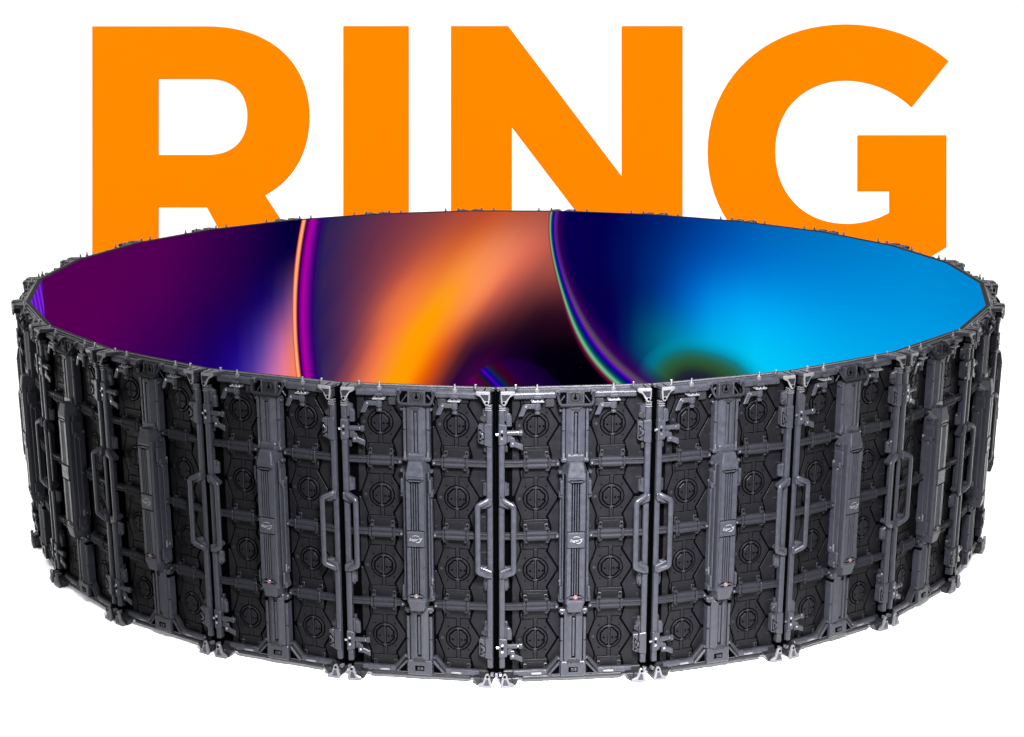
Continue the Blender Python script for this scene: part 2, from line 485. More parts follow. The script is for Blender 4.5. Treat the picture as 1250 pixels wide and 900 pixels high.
# LED face and the module body behind it
b = MB()
b.box(-.25, .25, .0006, .004, .003, HT - .001, 'tray')
b.box(-.25, .25, .0, .0006, .003, HT - .0016, 'screen')
part('screen', b)
b = MB()
T = math.tan(math.pi / SIDES)
def wedge(b, o0, o1, z0, z1, m, lap):
    b.hexa([(-.25 - o0 * T + .0002, o0, z0), (.25 + o0 * T + lap, o0, z0), (.25 + o1 * T + lap, o1, z0), (-.25 - o1 * T + .0002, o1, z0),
            (-.25 - o0 * T + .0002, o0, z1), (.25 + o0 * T + lap, o0, z1), (.25 + o1 * T + lap, o1, z1), (-.25 - o1 * T + .0002, o1, z1)], m)
wedge(b, .0041, .018, .001, HT, 'tray', .0003)
wedge(b, .0181, .026, .006, HT - .006, 'rubber_and_shade', .0004)
part('module_tray', b)

# side rails, in three runs with a black seal along the seam
def side_rail(s):
    b = MB()
    def bx(xa, xb, *r, **k):
        b.box(min(s * xa, s * xb), max(s * xa, s * xb), *r, **k)
    bx(.2315, .2500, .030, .056, .008, HT - .008, m='rubber_and_shade')
    for za, zb, o in ((.035, .362, .074), (.372, .612, .066), (.622, .925, .074)):
        prof = [(.2275, .040), (.2275, o - .005), (.2315, o), (.2425, o), (.2465, o - .004), (.2465, .040)]
        b.extrude([(s * p[0], p[1]) for p in prof], za, zb, 'z', 'frame', .0012)
    # tabs that tie the rail to the tray
    for z in (.185, .315, .665, .79):
        bx(.2165, .2272, .036, .056, z - .011, z + .011, m='frame_dark', bev=.002)
    for z in (.655, .335, .905, .16):
        b.hexa([(s * .2105, .038, z - .024), (s * .2273, .038, z - .024), (s * .2273, .062, z - .024), (s * .2135, .050, z - .024),
                (s * .2105, .038, z + .016), (s * .2273, .038, z + .024), (s * .2273, .062, z + .024), (s * .2135, .050, z + .014)], 'frame', .0015)
    return b
for s in (-1, 1):
    part('side_rail', side_rail(s))

# top and bottom rails
b = MB()
b.box(-.2485, .2485, .0182, .036, HT - .022, HT - .003, 'frame', .002)
b.box(-.2485, .2485, .0185, .023, HT - .003, HT + .0015, 'satin', .0008)
for s in (-1, 1):
    b.extrude([(.036, HT - .034), (.050, HT - .034), (.060, HT - .028), (.060, HT - .014), (.052, HT - .008), (.036, HT - .008)],
              min(s * .062, s * .198), max(s * .062, s * .198), 'x', 'frame', .0015)
    b.box(min(s * .066, s * .095), max(s * .066, s * .095), .036, .047, HT - .062, HT - .036, 'frame_dark', .002)
b.box(-.06, .06, .036, .044, HT - .016, HT - .005, 'frame', .0015)
part('top_rail', b)
b = MB()
b.box(-.2485, .2485, .0182, .044, -.0135, .016, 'frame_dark', .002)
b.box(-.170, .170, .0445, .060, -.0150, -.0005, 'frame_dark', .003)
for s in (-1, 1):
    b.extrude([(.044, .0), (.058, .0), (.064, .005), (.064, .016), (.058, .021), (.044, .021)],
              min(s * .085, s * .2), max(s * .085, s * .2), 'x', 'frame', .0015)
    # diagonal gusset beside the column
    b.prism([(s * .0425, .001), (s * .088, .001), (s * .0425, .052)], .04, .066, 'frame', .002)
    b.prism([(s * .0455, .006), (s * .074, .006), (s * .0455, .038)], .0655, .067, 'rubber_and_shade')
    b.hexa([(s * .088, .04, .0), (s * .108, .04, .0), (s * .108, .058, .0), (s * .088, .058, .0),
            (s * .0435, .04, .060), (s * .0535, .04, .066), (s * .0535, .062, .066), (s * .0435, .062, .060)], 'frame_dark', .002)
part('bottom_rail', b)
b = MB()
b.box(-.017, .017, .058, .0672, .005, .0115, 'pale', .001)  # made-up pale strip in place of the bright opening under the rail
b.box(-.02, .02, .05, .062, .0115, .0215, 'frame_dark', .0015)
strip_mesh = b.mesh('rail_opening_strip')
for s in (-1, 1):
    part('rail_opening_strip', strip_mesh, 0, (s * KX, 0, .0))

# module covers (one mesh used eight times) and their locking knobs
def cover_mesh():
    b = MB()
    W, Hh = .082, .1195
    b.box(-.079, .103, .030, .0400, -.1205, .1205, 'rubber_and_shade', .002)  # black base slab paints the shade into the grooves between the plates
    # raised hexagonal plate, pointed to the right and rounded to the left
    L = [(-.030, .104), (-.046, .100), (-.050, .088), (-.046, .066), (-.056, .036), (-.066, .010), (-.066, -.010), (-.056, -.036), (-.046, -.066), (-.050, -.088), (-.046, -.100), (-.030, -.104)]
    Rr = [(.030, -.104), (.046, -.098), (.034, -.062), (.070, -.004), (.070, .004), (.034, .062), (.046, .098), (.030, .104)]
    b.prism(L + Rr, .0400, .0436, 'cover', .0008)
    # surrounding fields, with a groove between them and the plate
    b.prism([(-.077, .117), (-.054, .117), (-.054, .102), (-.0545, .086), (-.0505, .066), (-.061, .036), (-.0705, .012), (-.077, .008)], .0400, .0428, 'cover', .0008)
    b.prism([(-.077, -.117), (-.054, -.117), (-.054, -.102), (-.0545, -.086), (-.0505, -.066), (-.061, -.036), (-.0705, -.012), (-.077, -.008)], .0400, .0428, 'cover', .0008)
    b.prism([(.101, .117), (.052, .117), (.052, .100), (.041, .063), (.0755, .006), (.101, .006)], .0400, .0428, 'cover', .0008)
    b.prism([(.101, -.117), (.052, -.117), (.052, -.100), (.041, -.063), (.0755, -.006), (.101, -.006)], .0400, .0428, 'cover', .0008)
    for s in (-1, 1):
        # pad with a dark outline next to the divider bar, joined to the knob by a narrow strip
        b.box(-.0435, .0435, .0430, .0442, min(s * .070, s * .1175), max(s * .070, s * .1175), 'rubber_and_shade')
        b.box(-.041, .041, .0430, .0462, min(s * .0725, s * .1175), max(s * .0725, s * .1175), 'cover', .001)
        b.box(-.028, .028, .0462, .0472, min(s * .083, s * .1175), max(s * .083, s * .1175), 'cover', .0006)
        for t in (-1, 1):
            b.box(t * .0345 - .0065, t * .0345 + .0065, .0462, .0505, min(s * .087, s * .106), max(s * .087, s * .106), 'frame_dark', .0015)
            b.cyl((t * .0345, .0505, s * .094), 'o', .0034, .0006, 'rubber_and_shade', 8)
        b.box(-.0075, .0075, .0432, .0440, min(s * .044, s * .0698), max(s * .044, s * .0698), 'rubber_and_shade')
        b.box(-.0055, .0055, .0434, .0452, min(s * .043, s * .0715), max(s * .043, s * .0715), 'cover', .0006)
    for x, z in ((-.034, .040), (.034, .040), (-.034, -.040), (.034, -.040)):
        b.cyl((x, .0430, z), 'o', .0028, .0010, 'rubber_and_shade', 8)
    for x, z in ((-.070, .100), (-.070, -.100), (.092, .100), (.092, -.100), (.092, .040), (.092, -.040)):
        b.cyl((x, .0428, z), 'o', .0036, .0016, 'frame_dark', 8)
        b.cyl((x, .0444, z), 'o', .0016, .0004, 'rubber_and_shade', 6)
    for z in (-.062, .062):
        b.box(.078, .098, .0428, .0446, z - .0022, z + .0022, 'bar', .0006)
    b.cyl((-.054, .0430, 0), 'o', .005, .0011, 'frame_dark', 8)
    return b.mesh('module_cover')
def knob_mesh():
    b = MB()
    b.cyl((0, .0432, 0), 'o', .0432, .0012, 'rubber_and_shade', 40)
    b.cyl((0, .0436, 0), 'o', .0392, .0036, 'cover', 40, bev=.0008)
    oc = lambda r: [(r * math.cos(math.pi / 8 + k * math.pi / 4), r * math.sin(math.pi / 8 + k * math.pi / 4)) for k in range(8)]
    b.prism(oc(.0350), .0472, .0477, 'rubber_and_shade')
    r = .0296
    c8, s8 = r * math.cos(math.pi / 8), r * math.sin(math.pi / 8)
    for s in (-1, 1):
        b.prism([(s * .0040, c8), (s * s8, c8), (s * c8, s8), (s * c8, -s8), (s * s8, -c8), (s * .0040, -c8)], .0474, .0506, 'cover', .0010)
    b.box(-.0026, .0016, .0476, .0500, -.0335, .0335, 'bar', .0006)
    for x in (-.0185, .0115, .0235):
        b.cyl((x, .0506, -.003), 'o', .0036, .0007, 'rubber_and_shade', 10)
    b.prism([(-.006, .0335), (.006, .0335), (.004, .040), (-.004, .040)], .0466, .0478, 'frame_dark', .0006)
    b.prism([(-.006, -.0335), (.006, -.0335), (.004, -.040), (-.004, -.040)], .0466, .0478, 'frame_dark', .0006)
    return b.mesh('knob')
cov, kn = cover_mesh(), knob_mesh()
cov_l = cov
for sx in (-1, 1):
    for z in ROWS:
        i = part('module_cover', cov, 0, (sx * KX + (.0035 if sx > 0 else -.0015), -.0095, z))
        part('knob', kn, i, (0, 0, 0))

# divider bars with their raised clip
def divider_mesh(s):
    b = MB()
    x0, x1 = (.052, .2272) if s > 0 else (-.2272, -.052)
    for za, zb in ((-.0108, -.0028), (.0028, .0108)):
        b.extrude([(.036, za), (.058, za), (.062, za + .002), (.062, zb - .002), (.058, zb), (.036, zb)], x0, x1, 'x', 'bar', .001)
    b.box(x0, x1, .036, .0565, -.0035, .0035, 'frame_dark')
    xc = s * KX
    prof = [(.04, -.0168), (.061, -.0168), (.067, -.0125), (.067, -.004), (.0635, -.0025), (.0635, .0025), (.067, .004), (.067, .0125), (.061, .0168), (.04, .0168)]
    b.extrude(prof, xc - .034, xc + .034, 'x', 'bar', .0012)
    for t in (-1, 1):
        b.box(xc + t * .036 - (.008 if t < 0 else -.001), xc + t * .036 + (.008 if t > 0 else -.001), .04, .0655, -.0165, .0165, 'frame_dark', .0018)
        for q in (-1, 1):
            b.prism([(xc + t * .0345 - .009, q * .0165), (xc + t * .0345 + .009, q * .0165), (xc + t * .0345 + .006, q * .0265), (xc + t * .0345 - .006, q * .0265)], .045, .056, 'bar', .0015)
    # end cleat next to the column
    xe = s * .056
    b.prism([(xe - .007, -.010), (xe + .007, -.007), (xe + .007, .007), (xe - .007, .010)], .04, .069, 'bar', .0015)
    b.cyl((xe, .069, 0), 'o', .0034, .0015, 'satin', 8)
    return b.mesh('divider_bar')
for s in (-1, 1):
    dm = divider_mesh(s)
    for z in DIV:
        part('divider_bar', dm, 0, (0, 0, z))

# upper column cover
def column(b, za, zb, notch_top):
    for s in (-1, 1):
        b.extrude([(s * .0435, .036), (s * .0435, .071), (s * .0405, .075), (s * .0335, .075), (s * .0335, .036)], za, zb, 'z', 'frame', .001)
        b.extrude([(s * .0312, .036), (s * .0312, .0715), (s * .0135, .0865), (s * .0070, .0865), (s * .0070, .036)], za, zb, 'z', 'frame', .001)
    b.box(-.0334, .0334, .030, .068, za + .003, zb - .003, 'rubber_and_shade')
    b.box(-.0040, .0040, .036, .0835, za + .02, zb - .018, 'frame', .001)
b = MB()
column(b, .752, .925, True)
b.box(-.0455, .0455, .036, .077, .7425, .757, 'frame', .003)
b.box(-.030, .030, .036, .0885, .745, .772, 'frame', .004)
b.prism([(-.020, .927), (.020, .927), (.008, .912), (-.008, .912)], .07, .0885, 'frame_dark', .0015)
for s in (-1, 1):
    b.cyl((s * .048, .05, .915), 'o', .005, .02, 'frame', 8, bev=.001)
    b.box(s * .0375 - .0015, s * .0375 + .0015, .0749, .0762, .757, .775, 'satin')
    b.box(min(s * .035, s * .0445), max(s * .035, s * .0445), .0700, .0757, .848, .8505, 'rubber_and_shade')
part('column_cover', b)

# power box in the middle of the column, with its name plate and push button
b = MB()
hexa = lambda s, q: None
body = [(-.0415, .036), (-.0415, .066), (-.0290, .099), (.0290, .099), (.0415, .066), (.0415, .036)]
ZB0, ZB1 = .268, .712
def rib(za, zb):
    for xa, xb in ((-.0290, -.0155), (-.0116, -.0077), (-.0038, .0001), (.0040, .0079), (.0118, .0290)):
        b.box(xa, xb, .080, .0990, za, zb, 'frame', .0007)
for s in (-1, 1):
    b.extrude([(s * .0335, .036), (s * .0335, .089), (s * .0291, .0975), (s * .0291, .036)], ZB0, ZB1, 'z', 'frame', .0012)
    b.box(min(s * .0336, s * .0372), max(s * .0336, s * .0372), .036, .064, ZB0, ZB1, 'rubber_and_shade')  # black strip puts the shade of the flank recess into the colour
    b.extrude([(s * .0373, .036), (s * .0373, .074), (s * .0385, .0765), (s * .0415, .0765), (s * .0428, .074), (s * .0428, .036)], ZB0, ZB1, 'z', 'frame', .001)
b.box(-.0290, .0290, .036, .086, ZB0, ZB1, 'rubber_and_shade')
rib(.298, .4600)
rib(.5200, .684)
for za, zb in ((.266, .298), (.684, .714)):
    b.box(-.0290, .0290, .082, .0988, za, zb, 'frame', .001)
# faceted end caps
for q, z0, z1 in ((1, .712, .750), (-1, .268, .236)):
    b.hexa([(-.0425, .036, z0), (.0425, .036, z0), (.030, .1012, z0 - q * .012), (-.030, .1012, z0 - q * .012),
            (-.031, .036, z1), (.031, .036, z1), (.022, .092, z1), (-.022, .092, z1)], 'frame', .002)
    b.box(-.022, .022, .0980, .1002, min(z0 - q * .018, z0 - q * .021), max(z0 - q * .018, z0 - q * .021), 'rubber_and_shade')
for zc, q in ((.684, 1), (.298, -1)):
    b.prism([(-.0288, zc + q * .010), (-.0165, zc), (.0165, zc), (.0288, zc + q * .010), (.0288, zc + q * .0070), (.0165, zc - q * .003), (-.0165, zc - q * .003), (-.0288, zc + q * .0070)], .0960, .0996, 'rubber_and_shade')
# clips on the flanks
for s in (-1, 1):
    for z, h in ((.664, .050), (.302, .044)):
        b.box(min(s * .041, s * .0500), max(s * .041, s * .0510), .046, .084, z - h * .5, z + h * .5, 'frame', .0022)
        b.box(min(s * .0405, s * .0530), max(s * .0405, s * .0545), .044, .076, z - h * .5 - .013, z - h * .5 + .010, 'frame', .003)
    b.box(min(s * .0428, s * .0485), max(s * .0428, s * .0485), .036, .060, .315, .64, 'frame', .0015)
    b.cyl((s * .049, .05, .712), 'o', .006, .018, 'frame', 8, bev=.001)
pb = part('power_box', b.mesh('power_box', 1.0))
b = MB()
b.box(-.0285, .0285, .086, .1015, .4635, .5165, 'frame', .0018)
np_ = part('name_plate', b.mesh('name_plate', 1.0), pb)

def text_mesh(txt, size, shear):
    cu = bpy.data.curves.new('t', 'FONT')
    cu.body = txt
    cu.size = size
    cu.shear = shear
    cu.align_x = 'CENTER'
    cu.extrude = .0003
    cu.offset = .00008
    cu.resolution_u = 3
    o = bpy.data.objects.new('t', cu)
    COL.objects.link(o)
    dg = bpy.context.evaluated_depsgraph_get()
    dg.update()
    me = bpy.data.meshes.new_from_object(o.evaluated_get(dg))
    bpy.data.objects.remove(o)
    bpy.data.curves.remove(cu)
    return me
LOGO = MB()
tm = text_mesh('Eager', .0132, .3)
tb = bmesh.new()
tb.from_mesh(tm)
for v in tb.verts:
    x, y, zz = v.co
    v.co = (x - .006, -.1021 - zz, .4862 + y)
LOGO.mi('white')
me_ = bpy.data.meshes.new('tmp2')
tb.to_mesh(me_)
tb.free()
LOGO.bm.from_mesh(me_)
# swoosh: a thin arc over the word that sweeps back under its end
def sweep(pts):
    bb = bmesh.new()
    vs = []
    for x, z_, h in pts:
        vs.append([bb.verts.new((x, -o, z_ + t * h)) for o in (.1016, .1023) for t in (-1, 1)])
    for i in range(len(vs) - 1):
        a, c = vs[i], vs[i + 1]
        for q in ((2, 3), (0, 1), (0, 2), (1, 3)):
            bb.faces.new((a[q[0]], a[q[1]], c[q[1]], c[q[0]]))
    LOGO.take(bb, 'white')
sweep([(-.010 + .0115 * (1 - math.cos(t)) , .4985 + .0052 * math.sin(t) - .0000 * t, .0004 + .0006 * math.sin(t)) for t in [math.pi * k / 14 for k in range(15)]])
sweep([(.0005, .4820, .0003), (.005, .4806, .0009), (.010, .4812, .0015), (.014, .4838, .0019), (.0175, .4880, .0018), (.0205, .4935, .0012), (.0225, .4975, .0004)])
sweep([(.012, .4945, .0012), (.016, .4930, .0015), (.019, .4935, .0013), (.0235, .4960, .0006)])
part('logo', LOGO.mesh('logo', 1.0), pb)
b = MB()
b.cyl((0, .0988, .2935), 'o', .0075, .0032, 'satin', 16, bev=.0006)
b.cyl((0, .1020, .2935), 'o', .0048, .0016, 'red', 14)
b.cyl((0, .1036, .2935), 'o', .0022, .0005, 'white', 10)
part('push_button', b.mesh('push_button', 1.0), pb)
# sockets on the flanks of the box
for s in (-1, 1):
    for z in (.634, .334):
        b = MB()
        b.box(min(s * .038, s * .0455), max(s * .038, s * .0455), .034, .066, z - .016, z + .016, 'frame_dark', .0015)
        b.box(min(s * .0455, s * .0470), max(s * .0455, s * .0470), .0355, .0645, z - .0145, z + .0145, 'pale', .001)
        b.cyl((s * .0470, .050, z), 'x', .0085, s * .0012, 'rubber_and_shade', 16)
        b.cyl((s * .0478, .050, z), 'x', .0045, s * .0012, 'pale', 10)
        part('power_socket', b.mesh('power_socket', 1.0), pb)

# lower column cover with a switch at its foot
b = MB()
column(b, .052, .225, False)
b.box(-.0480, .0480, .036, .074, .222, .2375, 'frame', .003)
b.box(-.030, .030, .036, .0775, .210, .2395, 'frame', .003)
for s in (-1, 1):
    b.box(min(s * .033, s * .0445), max(s * .033, s * .0445), .036, .0765, .2080, .2195, 'rubber_and_shade', .001)
    b.box(min(s * .035, s * .0445), max(s * .035, s * .0445), .0700, .0757, .125, .1275, 'rubber_and_shade')
    b.cyl((s * .048, .05, .060), 'o', .005, .02, 'frame', 8, bev=.001)
b.prism([(-.024, .050), (.024, .050), (.010, .066), (-.010, .066)], .06, .0890, 'frame_dark', .002)
b.box(-.0415, .0415, .036, .080, -.002, .0515, 'frame', .0025)
lc = part('column_cover', b)
b = MB()
b.box(-.0155, .0155, .0800, .0812, .014, .0315, 'rubber_and_shade')
b.box(-.008, .003, .0812, .0845, .017, .0285, 'frame_dark', .001)
b.box(.0045, .0115, .0812, .083, .0175, .028, 'frame', .001)
part('switch', b, lc)

# recessed lock plate at the top of the column, and the bail handle hung in front of it
b = MB()
b.box(-.0575, .0575, .0302, .040, .925, .972, 'rubber_and_shade')
b.box(-.026, .026, .040, .058, .932, .974, 'frame_dark', .002)
for s in (-1, 1):
    b.box(min(s * .023, s * .0285), max(s * .023, s * .0285), .040, .066, .926, .974, 'frame', .0015)
    b.hexa([(s * .055, .040, .926), (s * .058, .040, .926), (s * .058, .046, .926), (s * .055, .046, .926),
            (s * .031, .040, .958), (s * .034, .040, .962), (s * .034, .050, .962), (s * .031, .050, .958)], 'frame', .001)
b.box(-.0285, .0285, .040, .062, .925, .9315, 'frame', .0012)
b.cyl((0, .058, .956), 'o', .0155, .0008, 'rubber_and_shade', 24)
b.cyl((0, .0586, .956), 'o', .0138, .0010, 'frame_dark', 24)
b.cyl((0, .0596, .953), 'o', .0058, .0006, 'rubber_and_shade', 14)
b.box(-.0022, .0022, .0596, .0602, .953, .968, 'rubber_and_shade')
part('lock_plate', b)
b = MB()
path = round_path([(-.058, .058, .972), (-.055, .088, .948), (-.050, .094, .937), (.050, .094, .937), (.055, .088, .948), (.058, .058, .972)], .011)
b.tube(path, .0052, 'bar', 10)
for s in (-1, 1):
    b.box(s * .058 - .0085, s * .058 + .0085, .040, .066, .962, .980, 'frame', .002)
    b.cyl((s * .058, .066, .971), 'o', .003, .001, 'rubber_and_shade', 8)
part('bail_handle', b)

# carrying handles on both sides
def handle(s):
    b = MB()
    path = round_path([(s * .240, .070, .628), (s * .226, .084, .618), (s * .201, .0960, .606), (s * .201, .0960, .379), (s * .226, .084, .367), (s * .240, .070, .357)], .007)
    b.tube(path, [.0092] * len(path), 'frame', 12)
    for q, zc in ((1, .618), (-1, .367)):
        Q = lambda v: zc + q * v
        b.prism([(s * .2466, Q(.013)), (s * .2466, Q(-.013)), (s * .226, Q(-.020)), (s * .206, Q(-.027)), (s * .199, Q(-.014)), (s * .224, Q(.004))], .048, .083, 'frame', .002)
        b.hexa([(s * .229, .05, zc - q * .020 - .007), (s * .212, .06, zc - q * .018 - .006), (s * .212, .086, zc - q * .018 - .006), (s * .229, .072, zc - q * .020 - .007),
                (s * .229, .05, zc - q * .020 + .007), (s * .212, .06, zc - q * .018 + .006), (s * .212, .086, zc - q * .018 + .006), (s * .229, .072, zc - q * .020 + .007)], 'frame', .002)
    b.tube([(s * .201, .0960, .484), (s * .201, .0960, .487)], .0089, 'rubber_and_shade', 12)
    return b
for s in (-1, 1):
    part('carry_handle', handle(s))

# latches along the top edge: pin, flange, barrel and lever
def latch_mesh():
    b = MB()
    b.cyl((0, .050, .985), 'z', .0050, .014, 'steel', 12, r2=.0030)
    b.cyl((0, .050, .965), 'z', .0085, .020, 'satin', 12, bev=.001)
    b.box(-.0205, .0205, .034, .078, .9445, .9490, 'pale', .001)
    for x in (-.013, 0, .013):
        b.cyl((x, .066, .949), 'z', .0035, .0035, 'steel', 8)
    b.box(-.014, .014, .060, .0745, .955, .966, 'frame', .002)
    b.cyl((0, .060, .918), 'z', .0105, .0265, 'frame', 16, bev=.001)
    b.cyl((0, .060, .912), 'z', .0065, .006, 'frame_dark', 12)
    b.cyl((0, .060, .9035), 'z', .0095, .0085, 'frame', 8, bev=.001)
    return b.mesh('latch')
def lever_mesh():
    b = MB()
    b.prism([(-.006, .9385), (-.040, .9385), (-.047, .934), (-.0620, .8985), (-.0450, .8985), (-.0345, .923), (-.006, .923)], .060, .0685, 'frame', .0015)
    b.cyl((-.037, .0685, .931), 'o', .0036, .0015, 'steel', 10)
    return b.mesh('lever')
lm, lv = latch_mesh(), lever_mesh()
for x in (-.122, .124):
    i = part('latch', lm, 0, (x, 0, 0))
    part('lever', lv, i, (0, 0, 0))

# hooking lugs at the four corners
def lug(s, top):
    b = MB()
    zt, q = (HT, 1) if top else (.0, -1)
    X = lambda v: s * v
    if top:
        b.hexa([(X(.176), .024, zt - .012), (X(.2445), .024, zt - .012), (X(.2405), .092, zt - .012), (X(.206), .092, zt - .012),
                (X(.176), .024, zt + .002), (X(.2445), .024, zt + .002), (X(.2405), .092, zt + .002), (X(.206), .092, zt + .002)], 'frame', .002)
        b.hexa([(X(.219), .034, zt + .002), (X(.223), .034, zt + .002), (X(.226), .088, zt + .002), (X(.222), .088, zt + .002),
                (X(.219), .034, zt + .0026), (X(.223), .034, zt + .0026), (X(.226), .088, zt + .0026), (X(.222), .088, zt + .0026)], 'rubber_and_shade')
        b.prism([(X(.1965), zt + .001), (X(.2420), zt + .001), (X(.2420), zt - .020), (X(.2395), zt - .040), (X(.2325), zt - .047), (X(.2255), zt - .043), (X(.2130), zt - .018), (X(.1965), zt - .010)], .0845, .0945, 'pale', .0018)
        b.prism([(X(.2110), zt - .009), (X(.2385), zt - .009), (X(.2370), zt - .029), (X(.2250), zt - .029)], .0945, .0949, 'bar')
        b.cyl((X(.2325), .0945, zt - .0355), 'o', .0047, .0006, 'rubber_and_shade', 12)
        b.box(min(X(.2300), X(.2440)), max(X(.2300), X(.2440)), .045, .0835, zt - .040, zt - .013, 'frame_dark', .002)
        for z in (.934, .927, .920):
            b.box(min(X(.2250), X(.2460)), max(X(.2250), X(.2460)), .045, .078, z, z + .0045, 'satin', .001)
        b.cyl((X(.190), .040, zt + .001), 'z', .0046, .013, 'steel', 10, bev=.0006)
    else:
        b.box(min(X(.2060), X(.2440)), max(X(.2060), X(.2440)), .024, .086, -.022, .002, 'frame_dark', .002)
        b.prism([(X(.1985), -.030), (X(.2450), -.030), (X(.2450), -.021), (X(.2385), .010), (X(.2325), .022), (X(.2245), .020), (X(.2150), -.010), (X(.1985), -.018)], .084, .0980, 'pale', .0018)
        b.prism([(X(.2175), -.020), (X(.2375), -.020), (X(.2335), .002), (X(.2260), .002)], .0980, .0984, 'frame')
        b.cyl((X(.2310), .0980, .0115), 'o', .0047, .0006, 'rubber_and_shade', 12)
        b.prism([(X(.178), .001), (X(.206), .001), (X(.206), -.029), (X(.197), -.029)], .046, .082, 'frame_dark', .002)
        for z in (.006, .012):
            b.box(min(X(.2380), X(.2485)), max(X(.2380), X(.2485)), .05, .078, z, z + .0045, 'satin', .001)
    return b
for s in (-1, 1):
    for top in (True, False):
        part('corner_lug', lug(s, top))

# side latches on the left rail (block, stud, barrel, lever) and their keepers on the right rail
def side_latch_mesh():
    b = MB()
    b.prism([(-.2475, -.036), (-.2215, -.031), (-.2215, .031), (-.2475, .036)], .05, .0805, 'frame', .002)
    b.prism([(-.2205, -.030), (-.2010, -.022), (-.2050, .000), (-.2205, .000)], .044, .070, 'frame', .002)
    b.prism([(-.2215, .022), (-.2040, .022), (-.2040, .056), (-.2090, .066), (-.2215, .066)], .042, .060, 'frame', .002)
    b.cyl((-.2375, .0805, 0), 'o', .0048, .0006, 'rubber_and_shade', 12)
    for z in (.012, -.012):
        b.cyl((-.2375, .0805, z), 'o', .0042, .0022, 'steel', 10)
    b.cyl((-.2565, .068, 0), 'x', .0042, .010, 'steel', 10)
    b.cyl((-.2215, .070, .004), 'x', .0085, .036, 'frame', 14, bev=.0008)
    b.cyl((-.1875, .070, .004), 'x', .0060, .004, 'steel', 12)
    b.cyl((-.1835, .070, .004), 'x', .0108, .0135, 'frame', 8, bev=.0015)
    return b.mesh('side_latch')
def side_lever_mesh():
    b = MB()
    b.prism([(-.2110, -.012), (-.1960, -.012), (-.1930, -.026), (-.1690, -.036), (-.1690, -.055), (-.1960, -.043), (-.2110, -.043)], .064, .073, 'frame', .0015)
    b.cyl((-.2020, .073, -.030), 'o', .0036, .0015, 'steel', 10)
    return b.mesh('lever')
def keeper_mesh():
    b = MB()
    b.prism([(.2460, -.040), (.2210, -.034), (.2210, .036), (.2460, .040)], .05, .0805, 'frame', .002)
    b.prism([(.2195, -.032), (.2015, -.026), (.2015, .034), (.2195, .035)], .045, .0790, 'frame', .002)
    b.prism([(.2045, .022), (.2095, .020), (.2170, .008), (.2240, .008), (.2240, -.014), (.2170, -.014), (.2095, -.022), (.2045, -.022)], .0790, .0802, 'rubber_and_shade')
    b.prism([(.2065, .016), (.2105, .013), (.2165, .006), (.2215, .006), (.2215, -.010), (.2165, -.010), (.2105, -.016), (.2065, -.016)], .0798, .0850, 'frame', .0015)
    b.prism([(.2085, .006), (.2135, .002), (.2135, -.006), (.2085, -.010)], .0850, .0855, 'rubber_and_shade')
    b.prism([(.2230, .036), (.2060, .044), (.2060, .056), (.2230, .066)], .042, .062, 'frame_dark', .002)
    return b.mesh('latch_keeper')
sl, sv, kp = side_latch_mesh(), side_lever_mesh(), keeper_mesh()
for z in (.842, .108):
    i = part('side_latch', sl, 0, (0, 0, z))
    part('lever', sv, i, (0, 0, 0))
    part('latch_keeper', kp, 0, (0, 0, z - .002))

# ------------------------------------------------------------------ the ring: 25 cabinets, each a thing of its own
TH0 = -0.019
GROUP = 'LED cabinets latched side by side into the ring'
LABELS = {
    -12: 'far cabinet with dusky orange screen in front of the gap between I and N',
    -11: 'far cabinet whose screen shows the thin orange arc and magenta band',
    -10: "far cabinet with dark violet screen in front of letter R's slanted leg",
    -9: 'far cabinet with purple screen in front of the white gap under letter R',
    -8: "far cabinet with plum purple screen in front of letter R's stem",
    -7: 'far cabinet just left of letter R with a plain plum purple screen',
    -6: "cabinet at the ring's left end whose screen shows bright purple stripes",
    -5: "edge-on cabinet forming the ring's leftmost edge, seen below its top rim",
    -4: "narrow edge-on dark backed cabinet second in from the ring's left edge",
    -3: 'strongly angled dark backed cabinet below the stem of letter R',
    -2: 'dark backed front cabinet below the leg of letter R, angled to the left',
    -1: 'front cabinet below the gap between letters I and N, its dark back facing us',
    0: 'front cabinet of the ring directly below the letter N, its dark back facing us',
    1: 'front cabinet below the left curve of letter G, its dark back facing us',
    2: 'dark backed cabinet below the right bar of letter G, angled to the right',
    3: 'strongly angled dark backed cabinet just right of letter G, second in from the right edge',
    4: "edge-on cabinet whose outside handles stick out at the ring's right edge",
    5: "cabinet at the ring's right end with a sliver of plain blue screen",
    6: 'far cabinet right of letter G with a plain sky blue screen',
    7: 'far cabinet with blue screen in front of the lower right corner of letter G',
    8: 'far cabinet with blue screen in front of the bottom curve of letter G',
    9: 'far cabinet with blue screen in front of the lower left curve of letter G',
    10: 'far cabinet with blue screen in front of the white gap between N and G',
    11: 'far cabinet with navy screen in front of the right half of letter N',
    12: 'far cabinet whose screen shows orange glow meeting a thin green and violet arc',
}
for k in range(-12, 13):
    a = TH0 + (k + 0.5) * 2 * math.pi / SIDES
    root = bpy.data.objects.new('led_cabinet', None)
    root.empty_display_size = 0.1
    COL.objects.link(root)
    root.location = (RIN * math.sin(a), -RIN * math.cos(a), 0.0)
    root.rotation_euler = (0, 0, a)
    tag(root, LABELS[k], 'LED cabinet', GROUP)
    made = [root]
    for name, me, par, loc in CABINET:
        made.append(link(name, me, made[par], loc))

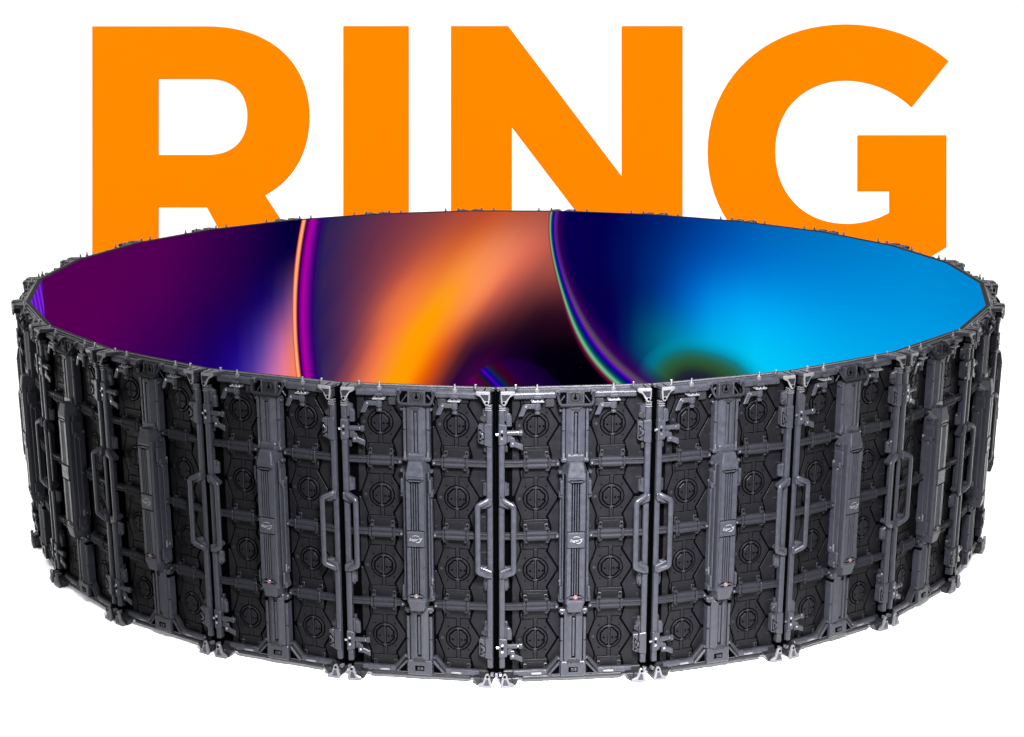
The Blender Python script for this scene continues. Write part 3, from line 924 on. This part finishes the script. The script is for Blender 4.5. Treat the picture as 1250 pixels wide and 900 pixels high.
# ------------------------------------------------------------------ four orange letters standing behind the ring
def bez(p0, p1, p2, p3, n=20):
    return [tuple((1 - t) ** 3 * p0[i] + 3 * (1 - t) ** 2 * t * p1[i] + 3 * (1 - t) * t * t * p2[i] + t ** 3 * p3[i] for i in (0, 1)) for t in [k / n for k in range(1, n + 1)]]
def R_shape():
    out = [(40, 951), (40, 40), (460, 40)]
    out += bez((460, 40), (690, 40), (833, 170), (833, 365)) + bez((833, 365), (833, 500), (773, 600), (670, 655))
    out += [(864, 951), (594, 951), (458, 700), (280, 700), (280, 951)]
    hole = [(280, 510), (280, 229), (462, 229)] + bez((462, 229), (555, 229), (607, 283), (607, 370)) + bez((607, 370), (607, 457), (555, 510), (462, 510))
    f = lambda P: [(100 + x / 3.0, 20 + y / 3.0) for x, y in P]
    return [f(out), f(hole)]
def G_shape():
    p = [(922, 168)] + bez((922, 168), (830, 85), (690, 33), (545, 33)) + bez((545, 33), (255, 33), (42, 227), (42, 497)) + bez((42, 497), (42, 767), (255, 961), (545, 961))
    p += bez((545, 961), (680, 961), (815, 915), (914, 848)) + [(914, 438), (591, 438), (591, 641), (708, 641), (708, 719)]
    p += bez((708, 719), (665, 745), (610, 762), (548, 762)) + bez((548, 762), (395, 762), (288, 655), (288, 497)) + bez((288, 497), (288, 340), (400, 235), (548, 235)) + bez((548, 235), (640, 235), (730, 275), (790, 333))
    return [[(850 + x / 3.0, 20 + y / 3.0) for x, y in p]]
SHAPES = [
    ('R', R_shape(), 'tall flat orange letter R standing behind the left of the ring'),
    ('I', [[(419.3, 337), (419.3, 33), (499, 33), (499, 337)]], 'tall flat orange letter I standing behind the ring between R and N'),
    ('N', [[(550.5, 337), (550.5, 33), (620.3, 33), (758.9, 216.2), (758.9, 33), (833, 33), (833, 337), (763, 337), (625, 155.4), (625, 337)]], 'tall flat orange letter N standing behind the middle of the ring'),
    ('G', G_shape(), 'tall flat orange letter G standing behind the right of the ring'),
]
UNIT = 12.970 / FPX                                  # metres per drawing unit at the letters' size
LEAN = Matrix.Rotation(-PITCH, 4, 'X')              # the letters lean back a little
BASE_Y = 0.0
for ch, loops, label in SHAPES:
    cu = bpy.data.curves.new('letter', 'CURVE')
    cu.dimensions = '2D'
    cu.fill_mode = 'BOTH'
    cu.extrude = 0.02
    mx = sum(p[0] for p in loops[0]) / len(loops[0])
    for lp in loops:
        sp = cu.splines.new('POLY')
        sp.points.add(len(lp) - 1)
        for i, (x, y) in enumerate(lp):
            sp.points[i].co = ((x - mx) * UNIT, (340 - y) * UNIT, 0, 1)
        sp.use_cyclic_u = True
    tmp = bpy.data.objects.new('tmp', cu)
    COL.objects.link(tmp)
    dg = bpy.context.evaluated_depsgraph_get()
    dg.update()
    me = bpy.data.meshes.new_from_object(tmp.evaluated_get(dg))
    bpy.data.objects.remove(tmp)
    bpy.data.curves.remove(cu)
    me.name = 'letter'
    me.materials.clear()
    me.materials.append(M['orange'])
    o = link('letter', me)
    o.location = (CAM_X + (mx - 625) * UNIT, 5.5692, FZ)
    o.rotation_euler = (math.pi / 2 - PITCH, 0, 0)
    tag(o, label, 'letter', 'orange letters behind the ring')
